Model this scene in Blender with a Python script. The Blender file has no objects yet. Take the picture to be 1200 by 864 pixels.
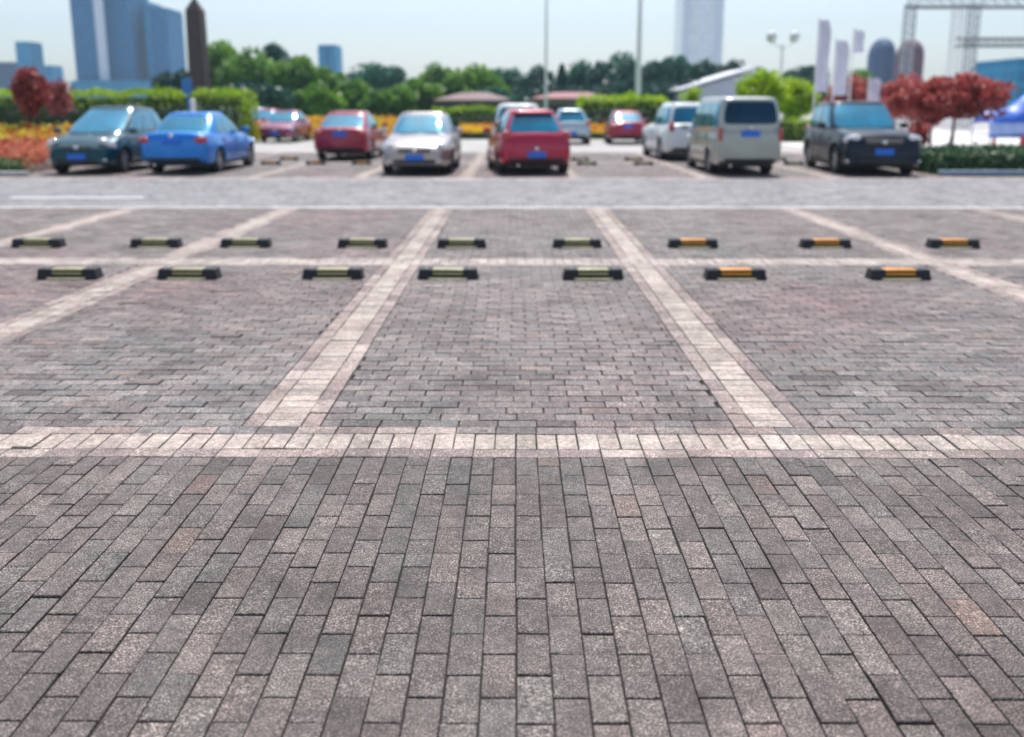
import bpy, bmesh, math, random
import numpy as np
from mathutils import Vector, Matrix, noise as mnoise
R = math.radians
random.seed(7); rng = np.random.default_rng(7)
SC = bpy.context.scene
COL = SC.collection
# ---------------------------------------------------------------- camera numbers
TH = R(11.5)
CT, ST = math.cos(TH), math.sin(TH)
F, H = 1058.0*CT, 1.611*CT
VX, VY = 605.0, 127.7
def gd(py):            # distance of the ground seen at picture row py (1200x864 frame)
    return F*H/CT/CT/(py-VY) - H*ST/CT
def gx(px, py):
    D = gd(py); return (px-VX)*(D*CT+H*ST)/F
def zat(D, py):
    d = py-VY; return H - d*D*CT*CT/(F-d*CT*ST)
def xat(px, D, z=1.5):
    return (px-VX)*(D*CT+(H-z)*ST)/F
# ---------------------------------------------------------------- helpers
def tag(o, label=None, cat=None, group=None, kind=None):
    if label: o['label'] = label
    if cat: o['category'] = cat
    if group: o['group'] = group
    if kind: o['kind'] = kind
    return o
def empty(name, loc=(0,0,0), rz=0):
    o = bpy.data.objects.new(name, None); COL.objects.link(o)
    o.empty_display_size = .2
    o.location = loc; o.rotation_euler = (0,0,rz); return o
def mk(name, verts, faces, mat=None, parent=None, smooth=False, angle=35):
    me = bpy.data.meshes.new(name)
    me.from_pydata([tuple(v) for v in verts], [], faces); me.update()
    return fin(name, me, mat, parent, smooth, angle)
def fin(name, me, mat, parent, smooth=False, angle=35):
    if smooth:
        me.polygons.foreach_set('use_smooth', [True]*len(me.polygons))
        me.set_sharp_from_angle(angle=R(angle))
    o = bpy.data.objects.new(name, me); COL.objects.link(o)
    if mat: me.materials.append(mat)
    if parent: o.parent = parent
    return o
def bmo(name, bm, mat=None, parent=None, smooth=False, angle=35):
    bmesh.ops.recalc_face_normals(bm, faces=bm.faces)
    me = bpy.data.meshes.new(name); bm.to_mesh(me); bm.free()
    return fin(name, me, mat, parent, smooth, angle)
def addbox(bm, c, s, bev=0, seg=2, rot=None, taper=None):
    t = bmesh.new(); bmesh.ops.create_cube(t, size=1)
    for v in t.verts:
        v.co.x *= s[0]; v.co.y *= s[1]; v.co.z *= s[2]
        if taper and v.co.z > 0: v.co.x *= taper; v.co.y *= taper
    if bev: bmesh.ops.bevel(t, geom=list(t.edges), offset=bev, segments=seg, affect='EDGES', profile=.5, clamp_overlap=True)
    M = Matrix.Translation(c)
    if rot is not None: M = M @ rot
    bmesh.ops.transform(t, matrix=M, verts=t.verts)
    me = bpy.data.meshes.new('t'); t.to_mesh(me); t.free(); bm.from_mesh(me); bpy.data.meshes.remove(me)
def box(name, c, s, mat, parent=None, bev=0, seg=2, rot=None, taper=None, smooth=None):
    bm = bmesh.new(); addbox(bm, c, s, bev, seg, rot, taper)
    return bmo(name, bm, mat, parent, bool(bev) if smooth is None else smooth)
def addcyl(bm, p0, p1, r0, r1=None, n=12, cap=True):
    p0 = Vector(p0); p1 = Vector(p1); r1 = r0 if r1 is None else r1
    d = p1-p0; q = d.to_track_quat('Z','Y').to_matrix().to_4x4()
    M = Matrix.Translation((p0+p1)/2) @ q
    bmesh.ops.create_cone(bm, cap_ends=cap, segments=n, radius1=r0, radius2=r1, depth=d.length, matrix=M)
def cyl(name, p0, p1, r0, mat, parent=None, r1=None, n=12):
    bm = bmesh.new(); addcyl(bm, p0, p1, r0, r1, n)
    return bmo(name, bm, mat, parent, True, 50)
def blob(name, c, s, mat, parent=None, rot=None, sub=2):
    bm = bmesh.new(); bmesh.ops.create_icosphere(bm, subdivisions=sub, radius=1)
    M = Matrix.Translation(c)
    if rot is not None: M = M @ rot
    M = M @ Matrix.Diagonal((s[0],s[1],s[2],1))
    bmesh.ops.transform(bm, matrix=M, verts=bm.verts)
    return bmo(name, bm, mat, parent, True, 80)
# ---------------------------------------------------------------- materials
def newmat(name):
    m = bpy.data.materials.new(name); m.use_nodes = True
    nt = m.node_tree; nt.nodes.clear()
    out = nt.nodes.new('ShaderNodeOutputMaterial')
    b = nt.nodes.new('ShaderNodeBsdfPrincipled')
    nt.links.new(b.outputs[0], out.inputs[0])
    return m, nt, b, out
def coords(nt, kind='Object'):
    return nt.nodes.new('ShaderNodeTexCoord').outputs[kind]
def ntex(nt, vec, scale, detail=3, rough=.5):
    n = nt.nodes.new('ShaderNodeTexNoise'); n.inputs['Scale'].default_value = scale
    n.inputs['Detail'].default_value = detail; n.inputs['Roughness'].default_value = rough
    if vec is not None: nt.links.new(vec, n.inputs['Vector'])
    return n.outputs['Fac']
def ramp(nt, fac, stops):
    r = nt.nodes.new('ShaderNodeValToRGB'); nt.links.new(fac, r.inputs[0])
    el = r.color_ramp.elements
    while len(el) < len(stops): el.new(.5)
    for e, (p, c) in zip(el, stops):
        e.position = p; e.color = (*c, 1) if len(c) == 3 else c
    return r.outputs[0]
def mixc(nt, a, b, fac, mode='MIX'):
    m = nt.nodes.new('ShaderNodeMix'); m.data_type = 'RGBA'; m.blend_type = mode
    for v, s in ((a, 6), (b, 7), (fac, 0)):
        if isinstance(v, (int, float)): m.inputs[s].default_value = v
        elif isinstance(v, tuple): m.inputs[s].default_value = (*v, 1)
        else: nt.links.new(v, m.inputs[s])
    return m.outputs[2]
def bump(nt, b, fac, strength=.3, dist=.01):
    n = nt.nodes.new('ShaderNodeBump'); n.inputs['Strength'].default_value = strength
    n.inputs['Distance'].default_value = dist
    nt.links.new(fac, n.inputs['Height']); nt.links.new(n.outputs[0], b.inputs['Normal'])
def simple(name, c, rough=.5, metal=0, var=.12, scale=6, coat=0, spec=.5, bmp=0):
    m, nt, b, o = newmat(name)
    f = ntex(nt, coords(nt), scale, 4, .6)
    lo = tuple(x*(1-var) for x in c); hi = tuple(min(1, x*(1+var)) for x in c)
    nt.links.new(ramp(nt, f, [(.3, lo), (.7, hi)]), b.inputs['Base Color'])
    b.inputs['Roughness'].default_value = rough; b.inputs['Metallic'].default_value = metal
    b.inputs['Coat Weight'].default_value = coat; b.inputs['Coat Roughness'].default_value = .06
    b.inputs['Specular IOR Level'].default_value = spec
    if bmp: bump(nt, b, ntex(nt, coords(nt), scale*8, 3), bmp)
    return m
def paint(name, c, metal=.35, rough=.32, coat=.6, spec=.4):
    m = simple(name, c, rough, metal, .05, 3, coat, spec); return m
def leafmat(name, dark, light, trans=.35, scale=.8):
    m, nt, b, o = newmat(name)
    g = nt.nodes.new('ShaderNodeNewGeometry')
    f = ntex(nt, coords(nt), scale, 3, .6)
    a = ramp(nt, f, [(.35, dark), (.65, light)])
    v = ramp(nt, g.outputs['Random Per Island'], [(0, (.6,.6,.6)), (1, (1.35,1.35,1.3))])
    c = mixc(nt, a, v, 1.0, 'MULTIPLY')
    nt.links.new(c, b.inputs['Base Color']); b.inputs['Roughness'].default_value = .5
    t = nt.nodes.new('ShaderNodeBsdfTranslucent'); nt.links.new(c, t.inputs[0])
    mx = nt.nodes.new('ShaderNodeMixShader'); mx.inputs[0].default_value = trans
    nt.links.new(b.outputs[0], mx.inputs[1]); nt.links.new(t.outputs[0], mx.inputs[2])
    nt.links.new(mx.outputs[0], o.inputs[0])
    return m
# glass of the cars
def glassmat(name, c):
    m, nt, b, o = newmat(name)
    f = ntex(nt, coords(nt), 1.6, 2)
    nt.links.new(ramp(nt, f, [(.35, tuple(x*.6 for x in c)), (.65, c)]), b.inputs['Base Color'])
    b.inputs['Roughness'].default_value = .07; b.inputs['IOR'].default_value = 1.9
    b.inputs['Specular Tint'].default_value = (.38, .86, 1, 1)
    b.inputs['Coat Weight'].default_value = .6; b.inputs['Coat Roughness'].default_value = .03
    b.inputs['Coat Tint'].default_value = (.6, .95, 1, 1)
    return m
M_glass = glassmat('car_glass', (.0, .19, .34))  # cyan base colour stands in for sky reflected in the panes
M_dglass = glassmat('dark_car_glass', (.004, .022, .06))
_n = M_dglass.node_tree.nodes['Principled BSDF']; _n.inputs['IOR'].default_value = 1.5; _n.inputs['Coat Weight'].default_value = .1
M_tyre = simple('tyre_rubber', (.018,.018,.02), .8, 0, .3, 20)
M_rim = simple('alloy', (.55,.56,.58), .35, .8, .1)
M_black = simple('black_trim', (.012,.013,.015), .5, 0, .3, 8)
M_chrome = simple('chrome', (.75,.76,.78), .15, 1, .05)
M_lamp = simple('headlight_glass', (.75,.78,.82), .08, .3, .08, 10, 1)
M_red = simple('tail_light_plastic', (.42,.02,.03), .2, 0, .2, 10, 1)
M_plate = simple('blue_plate', (.01,.15,.68), .4, 0, .05)
# ---- paving bricks
def brickmat():
    m, nt, b, o = newmat('paving_brick')
    at = nt.nodes.new('ShaderNodeAttribute'); at.attribute_name = 'bcol'
    co = coords(nt)
    big = ntex(nt, co, 9, 5, .65)                       # dirt clouds inside and over the bricks
    c = mixc(nt, at.outputs['Color'], ramp(nt, big, [(.28, (.66,.66,.66)), (.72, (1.24,1.22,1.21))]), 1.0, 'MULTIPLY')
    sp = ntex(nt, co, 165, 2, .75)                       # aggregate grains
    c = mixc(nt, c, ramp(nt, sp, [(.36, (.22,.21,.21)), (.46, (.80,.80,.80)), (.54, (1.05,1.05,1.05)), (.64, (3.4,3.3,3.2))]), mixc(nt, ramp(nt, ntex(nt, co, 7, 3, .6), [(.35, (.55,.55,.55)), (.6, (1,1,1))]), ramp(nt, at.outputs['Color'], [(.22, (1,1,1)), (.36, (.30,.30,.30))]), 1.0, 'MULTIPLY'), 'MULTIPLY')
    md = ntex(nt, co, 38, 4, .75)
    c = mixc(nt, c, ramp(nt, md, [(.36, (.62,.63,.62)), (.64, (1.28,1.26,1.25))]), .9, 'MULTIPLY')
    st = ntex(nt, co, 1.7, 6, .75)
    c = mixc(nt, c, ramp(nt, st, [(.34, (.60,.58,.58)), (.52, (1,1,1)), (.70, (1.12,1.1,1.1))]), 1.0, 'MULTIPLY')
    dr = ntex(nt, co, 4.2, 2, .5)
    c = mixc(nt, c, ramp(nt, dr, [(.20, (.42,.42,.43)), (.27, (1,1,1))]), 1.0, 'MULTIPLY')
    # scattered pale scuffs
    sc = ntex(nt, co, 5.5, 8, .8)
    c = mixc(nt, c, (.55,.53,.52), ramp(nt, sc, [(.69, (0,0,0)), (.80, (.6,.6,.6))]))
    nt.links.new(c, b.inputs['Base Color'])
    b.inputs['Roughness'].default_value = .72; b.inputs['Specular IOR Level'].default_value = .32
    n1 = nt.nodes.new('ShaderNodeBump'); n1.inputs['Strength'].default_value = .55; n1.inputs['Distance'].default_value = .0022
    nt.links.new(sp, n1.inputs['Height'])
    n2 = nt.nodes.new('ShaderNodeBump'); n2.inputs['Strength'].default_value = .5; n2.inputs['Distance'].default_value = .006
    nt.links.new(md, n2.inputs['Height']); nt.links.new(n1.outputs[0], n2.inputs['Normal'])
    nt.links.new(n2.outputs[0], b.inputs['Normal'])
    return m
M_brick = brickmat()
PAL = {
 'grey':  [(.160,.146,.143),(.146,.132,.130),(.176,.158,.154),(.158,.152,.148),(.132,.118,.117),(.192,.168,.163),(.168,.146,.142),(.148,.142,.142),(.182,.170,.164)],
 'field': [(.215,.205,.206),(.192,.182,.184),(.238,.226,.224),(.204,.202,.203),(.166,.152,.156),(.256,.240,.236),(.222,.200,.200),(.192,.190,.197)],
 'road':  [(.255,.257,.272),(.235,.237,.25),(.275,.275,.29),(.225,.225,.245)],
 'pale':  [(.50,.455,.415),(.54,.49,.45),(.47,.42,.385),(.52,.48,.445),(.45,.405,.38)],
 'pink':  [(.33,.27,.255),(.38,.32,.30),(.29,.235,.225),(.42,.365,.34),(.265,.22,.215)],
 'pale2': [(.43,.38,.355),(.46,.41,.385),(.40,.355,.335)],
 'white': [(.75,.74,.72),(.7,.69,.68),(.66,.64,.63)],
}
TONE = {'grey': np.array([.73,.70,.68]), 'field': np.array([.77,.745,.735]), 'road': .90, 'pale': np.array([.77,.73,.72]), 'pink': np.array([.80,.78,.78]), 'pale2': .86}
GAP = .0046
def rects(x0, x1, y0, y1, orient, pal, off=0.0):
    """bricks as (x0,x1,y0,y1,pal). orient 'y': long side away from the camera."""
    out = []
    if orient == 'y':
        n = max(1, round((x1-x0)/.1)); w = (x1-x0)/n
        for i in range(n):
            a = x0+i*w; s = y0 - (.1 if (i+int(off*10)) % 2 else 0) - .2
            while s < y1:
                b0, b1 = max(s, y0), min(s+.2, y1)
                if b1-b0 > .025: out.append((a, a+w, b0, b1, pal))
                s += .2
    else:
        n = max(1, round((y1-y0)/.1)); w = (y1-y0)/n
        sh = 0
        for i in range(n):
            a = y0+i*w
            sh = (sh + (.1 if random.random() > .12 else .06)) % .2
            s = x0 - sh - .2*0
            while s < x1:
                b0, b1 = max(s, x0), min(s+.2, x1)
                if b1-b0 > .025: out.append((b0, b1, a, a+w, pal))
                s += .2
    return out
def single_row_x(x0, x1, y0, y1, pal, w):    # one course of bricks of width w along x
    out = []; s = x0
    while s < x1-.02:
        out.append((s, min(s+w, x1), y0, y1, pal)); s += w
    return out
def single_col_y(x0, x1, y0, y1, pal, w):
    out = []; s = y0
    while s < y1-.02:
        out.append((x0, x1, s, min(s+w, y1), pal)); s += w
    return out
LINES = [-8.70,-6.195,-3.694,-1.194,1.306,4.41,7.44,10.2]
def bay_zone(y0, y1, xm, lines=True):
    out = []
    xs = [-xm]
    L = [l for l in LINES if abs(l) < xm-.3]
    for l in L:
        xs += [l-.2, l+.2]
        out += single_col_y(l-.2, l-.1, y0, y1, 'pink', .2)
        out += single_col_y(l-.1, l+.1, y0, y1, 'pale', .1)
        out += single_col_y(l+.1, l+.2, y0, y1, 'pink', .2)
    xs.append(xm)
    for a, b in zip(xs[::2], xs[1::2]): out += rects(a, b, y0, y1, 'x', 'field')
    return out
def band(y, xm, far=False):       # centre y
    if far:
        return single_row_x(-xm, xm, y-.2, y-.1, 'pale2', .2)+single_row_x(-xm, xm, y-.1, y+.1, 'pale', .1)+single_row_x(-xm+.1, xm, y+.1, y+.2, 'pale2', .2)
    o = single_row_x(-xm, xm, y-.2, y-.1, 'pink', .2)
    o += single_row_x(-xm, xm, y-.1, y+.1, 'pale', .1)
    o += single_row_x(-xm+.1, xm, y+.1, y+.2, 'pinkmix', .2)
    return o
Y1, Y2, Y3, Y4, Y5 = 4.05, 9.20, 14.38, 20.57, 26.79
def build_bricks(name, rl, detail=1.0):
    V, Fc, C = [], [], []
    for (x0, x1, y0, y1, pal) in rl:
        cx, cy = (x0+x1)/2, (y0+y1)/2
        p = pal
        if pal == 'pinkmix': p = 'pink' if random.random() < .55 else 'field'
        c = np.array(random.choice(PAL[p]))*TONE.get(p, 1)
        pn = mnoise.noise(Vector((cx*.55, cy*.4, 3.3)))
        pn2 = mnoise.noise(Vector((cx*.9+7, cy*.35, 9.1)))
        c = c*(1+.16*pn2+random.gauss(0, .075))
        if p in ('field', 'grey'):
            red = max(0, pn*1.3-.02)*(1.0 if p == 'field' else .45)
            red += .5*math.exp(-((cy-7.5)/.55)**2)*(.55 if abs(cx) < 1.4 else .25)
            if abs(cx) > 3 and cy < 14 : red += .13
            c = c*np.array([1+.07*red, 1-.17*red, 1-.14*red])
            if random.random() < .05: c = c*np.array([.78,.76,.78])
            if random.random() < .03: c = c*np.array([1.2,1.08,1.02])
        wob = .004*mnoise.noise(Vector((cx*1.3, cy*1.1, .7)))
        wob2 = .004*mnoise.noise(Vector((cx*1.1+5, cy*1.3, 1.7)))
        jx, jy = random.gauss(0, .0007)+wob, random.gauss(0, .0009)+wob2
        g = GAP/2*random.uniform(.55, 1.5)*(1.45 if p in ('field', 'pink', 'pale') and cy > 4 else 1)
        h = random.gauss(0, .0009) + .003*mnoise.noise(Vector((cx*.8, cy*.8, 4)))
        tx, ty = random.gauss(0, .006), random.gauss(0, .006)
        if random.random() < .04: h += random.uniform(.002, .006); ty += random.uniform(-.01, .03)
        bv = .0026
        a0, a1, b0, b1 = x0+g+jx, x1-g+jx, y0+g+jy, y1-g+jy
        i = len(V)
        cc = []
        for (X, Y) in ((a0,b0),(a1,b0),(a1,b1),(a0,b1)):
            V.append((X, Y, -.012))
        for (X, Y) in ((a0,b0),(a1,b0),(a1,b1),(a0,b1)):
            V.append((X, Y, h+(X-cx)*tx+(Y-cy)*ty-bv*random.uniform(.6, 1.2)))
        for (X, Y) in ((a0+bv,b0+bv),(a1-bv,b0+bv),(a1-bv,b1-bv),(a0+bv,b1-bv)):
            k = random.random()
            if k < .05*detail: X += (cx-X)*.08; Y += (cy-Y)*.06
            V.append((X, Y, h+(X-cx)*tx+(Y-cy)*ty))
        for k in range(4):
            n = (k+1) % 4
            Fc.append((i+k, i+n, i+4+n, i+4+k)); Fc.append((i+4+k, i+4+n, i+8+n, i+8+k))
        Fc.append((i+8, i+9, i+10, i+11))
        C += [c]*9
    me = bpy.data.meshes.new(name); me.from_pydata(V, [], Fc); me.update()
    at = me.attributes.new('bcol', 'FLOAT_COLOR', 'FACE')
    C = np.clip(np.array(C), .02, .85)
    at.data.foreach_set('color', np.concatenate([C, np.ones((len(C),1))], 1).astype(np.float32).ravel())
    o = bpy.data.objects.new(name, me); COL.objects.link(o); me.materials.append(M_brick)
    return tag(o, kind='structure')
b = rects(-5, 5, .25, Y1-.2, 'y', 'grey')
b += band(Y1, 7)
b += bay_zone(Y1+.2, Y2-.2, 9)
b += band(Y2, 11, True)
b += bay_zone(Y2+.2, Y3-.1, 13)
b += single_row_x(-15, 15, Y3-.1, Y3+.1, 'pale', .1)
build_bricks('brick_paving', b)
b = rects(-16, 16, Y3+.1, Y4-.2, 'y', 'road')
b += band(Y4, 19, True)
build_bricks('brick_road', b, 0)
b = bay_zone(Y4+.2, Y5-.2, 19) + band(Y5, 19, True) + bay_zone(Y5+.2, 33, 20)
build_bricks('far_bay_paving', b, 0)
def plane(name, x0, x1, y0, y1, z, mat):
    return tag(mk(name, [(x0,y0,z),(x1,y0,z),(x1,y1,z),(x0,y1,z)], [(0,1,2,3)], mat), kind='structure')
M_sand = simple('joint_soil', (.022,.019,.018), .95, 0, .4, 14)
M_paint = simple('white_line_paint', (.8,.81,.82), .5, 0, .1, 14)
M_asph = simple('pale_paving_slab', (.34,.325,.32), .75, 0, .14, .5)
M_lawn = leafmat('lawn_grass', (.05,.11,.02), (.12,.22,.04), 0, 1.5)
M_conc = simple('white_plaza_concrete', (.58,.57,.56), .8, 0, .1, .6)
plane('paving_bed', -20, 20, .3, 33, -.012+.002, M_sand)
# painted lines
mk_l = lambda x0,x1,y0,y1,name: plane(name, x0, x1, y0, y1, .0055, M_paint)
mk_l(-15, 15, Y3-.02, Y3+.06, 'painted_line')
mk_l(-9.15, -6.75, 15.92, 16.06, 'painted_line')
mk_l(-1.9, -.75, 20.14, 20.26, 'painted_line')
# ground sheet
plane('ground', -1400, 1400, -60, 1480, -.016, M_asph)
plane('lawn', -300, 19, 47.5, 330, -.006, M_lawn)
plane('plaza', 12, 120, 25.5, 70, -.010, M_conc)
# ---------------------------------------------------------------- wheel stops
M_rub = simple('wheel_stop_rubber', (.009,.011,.016), .55, 0, .4, 12, 0, .5, .2)
M_ry = simple('olive_reflective_band', (.37,.34,.16), .4, 0, .2, 14, .4)
M_ryd = simple('pale_yellow_strip', (.72,.68,.42), .45, 0, .2, 14)
M_ro = simple('orange_reflective_band', (.72,.29,.02), .4, 0, .2, 14, .4)
M_gap = simple('gap_shade_black', (.008,.008,.009), .95, 0, .3, 12, 0, .1)  # matt black standing in for the shade under the beam
def stop_proto(yellow):
    root = empty('wheel_stop')
    L = .555
    mt = M_ry if yellow else M_ro
    for s in (-1, 1):
        bm = bmesh.new()
        # block: profile swept in x, skirt flaring toward the outside
        xo, xi = s*L/2, s*(L/2-.135)
        prof = [(-.078,0),(-.074,.03),(-.066,.090),(-.058,.098),(.058,.098),(.066,.090),(.074,.03),(.078,0)]
        st = [(s*(L/2+.008), .22, 1.04), (s*(L/2-.001), .55, 1.02), (s*(L/2-.006), .95, 1.0), (s*(L/2-.014), 1, 1), (xi+s*.012, 1, 1), (xi, .93, .97)]
        rings = []
        for x, kz, ky in st:
            rings.append([bm.verts.new((x, y*ky, z*kz)) for y, z in prof])
        for a, b_ in zip(rings, rings[1:]):
            for k in range(len(prof)-1): bm.faces.new((a[k], a[k+1], b_[k+1], b_[k]))
            bm.faces.new((a[-1], a[0], b_[0], b_[-1]))
        bm.faces.new(rings[0]); bm.faces.new(rings[-1])
        blk = bmo('end_block', bm, M_rub, root, True, 30)
        bm = bmesh.new()
        addcyl(bm, (s*(L/2-.07), -.012, .094), (s*(L/2-.07), -.012, .1005), .014, .014, 10)
        bmo('bolt', bm, M_chrome if yellow else M_black, blk, True)
    w = L-.27
    bm = bmesh.new()
    addbox(bm, (0, .0, .086), (w+.01, .118, .022), .009, 3)
    addbox(bm, (0, .0, .052), (w+.01, .128, .022), .006, 2)
    bmo('reflective_beam', bm, mt, root, True, 40)
    bm = bmesh.new()
    addbox(bm, (0, -.0, .010), (w+.04, .12, .020), .004, 1)
    bmo('base_plate', bm, M_rub, root)
    bm = bmesh.new()
    addbox(bm, (0, -.086, .009), (w+.075, .030, .018), .003, 1)
    bmo('yellow_strip', bm, M_ryd, root)
    box('gap_shade_filler', (0, -.004, .022), (w+.01, .116, .036), M_gap, root, .006, 1)  # black filler added under the beam so the gap reads as shade
    # dark groove band round the tube
    bm = bmesh.new()
    addbox(bm, (0, 0, .069), (w, .100, .014), .001, 1)
    bmo('groove', bm, M_black, root)
    return root
def copy_tree(o, parent=None):
    c = o.copy(); COL.objects.link(c); c.parent = parent
    for ch in list(o.children): copy_tree(ch, c)
    return c
SY, SO = stop_proto(True), stop_proto(False)
SY_used = SO_used = False
stops = [
 # px, py, orange, label
 (77, 328.2, 0, 'wheel stop with pale olive tube in the front row, farthest left, before the leftmost bay'),
 (218.7, 328.2, 0, 'olive banded wheel stop in the front row standing across the pale slanting line at left'),
 (389, 328.2, 0, 'olive banded front row wheel stop just left of the pale line bordering the middle bay'),
 (525, 328.2, 0, 'olive banded front row wheel stop at left end of the middle bay'),
 (695.5, 328.2, 0, 'olive banded front row wheel stop at right end of the middle bay'),
 (863, 328.2, 1, 'orange banded front row wheel stop nearer the middle bay'),
 (1055, 328.2, 1, 'orange banded front row wheel stop at far right of its row'),
 (40.6, 290.9, 0, 'olive banded wheel stop of the second row at its far left end'),
 (180, 290.9, 0, 'olive banded second row wheel stop, second from left in its row'),
 (286.2, 290.9, 0, 'olive banded second row wheel stop right beside the slanting pale line at left'),
 (424, 290.9, 0, 'olive banded second row wheel stop left of the pale line of the middle bay'),
 (540.8, 290.9, 0, 'olive banded second row wheel stop at left of the middle bay'),
 (676.8, 290.9, 0, 'olive banded second row wheel stop at right of the middle bay'),
 (813, 290.9, 1, 'orange banded second row wheel stop, leftmost of the three orange ones in that row'),
 (968.8, 290.9, 1, 'orange banded second row wheel stop in the middle of three orange ones'),
 (1118.7, 290.9, 1, 'orange banded second row wheel stop at the far right edge'),
 (316.5, 193.4, 1, 'small distant wheel stop beside the front wheel of the blue sedan'),
 (338, 188.2, 1, 'small distant wheel stop in the rear row between blue sedan and red car'),
 (369.3, 193.4, 1, 'small distant wheel stop in front of the left wheel of the small red car'),
 (423.3, 193.4, 1, 'small distant wheel stop in front of the right wheel of the small red car'),
 (688, 193.8, 0, 'small distant dark wheel stop just right of the red hatchback, front row'),
 (680, 188.6, 0, 'small distant dark wheel stop right of the red hatchback, rear row'),
 (754.7, 193.8, 0, 'small distant dark wheel stop in the open bay, front right'),
 (742.7, 188.6, 0, 'small distant dark wheel stop in the open bay, rear right'),
 (911, 188.6, 0, 'small distant dark wheel stop beside the silver van, rear row'),
 (930.7, 193.6, 0, 'small distant dark wheel stop between silver van and black SUV'),
]
for px, py, org, lab in stops:
    src = SO if org else SY
    if org:
        o = src if not SO_used else copy_tree(src); SO_used = True
    else:
        o = src if not SY_used else copy_tree(src); SY_used = True
    o.location = (gx(px, py), gd(py)+.075, .002); o.rotation_euler = (0, 0, R(random.uniform(-1.2, 1.2)))
    tag(o, lab, 'wheel stop', 'wheel stops across the parking bays')
# ---------------------------------------------------------------- cars
def interp(keys, y):
    ys = [k[0] for k in keys]; return float(np.interp(y, ys, [k[1] for k in keys]))
def wheel(x, y, r, w, root, side):
    bm = bmesh.new()
    n = 28; prof = [(-w/2, r*.70), (-w/2, r*.93), (-w/2+.025, r), (w/2-.025, r), (w/2, r*.93), (w/2, r*.70)]
    rings = []
    for k in range(n):
        a = 2*math.pi*k/n
        rings.append([bm.verts.new((px, math.cos(a)*pr, math.sin(a)*pr)) for px, pr in prof])
    for k in range(n):
        A, B = rings[k], rings[(k+1) % n]
        for j in range(5): bm.faces.new((A[j], A[j+1], B[j+1], B[j]))
    bmesh.ops.transform(bm, matrix=Matrix.Translation((x, y, r)), verts=bm.verts)
    t = bmo('wheel', bm, M_tyre, root, True, 40)
    bm = bmesh.new()
    xo = x + side*(w/2-.035)
    addcyl(bm, (xo-.05*side, y, r), (xo-.03*side, y, r), r*.69, None, 28)
    for k in range(5):
        a = 2*math.pi*k/5
        addbox(bm, (xo, y+math.cos(a)*r*.36, r+math.sin(a)*r*.36), (.022, r*.62, r*.24), .006, 1,
               Matrix.Rotation(a, 4, 'X'))
    addcyl(bm, (xo-.02, y, r), (xo+.02*1, y, r), r*.17, None, 12)
    # outer lip
    for k in range(n):
        a0, a1 = 2*math.pi*k/n, 2*math.pi*(k+1)/n
        vs = [bm.verts.new((xo+dx, y+math.cos(a)*rr, r+math.sin(a)*rr)) for a, rr, dx in
              ((a0, r*.705, .01*side), (a1, r*.705, .01*side), (a1, r*.63, 0), (a0, r*.63, 0))]
        bm.faces.new(vs)
    bmo('rim', bm, M_rim, t, True, 30)
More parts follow.
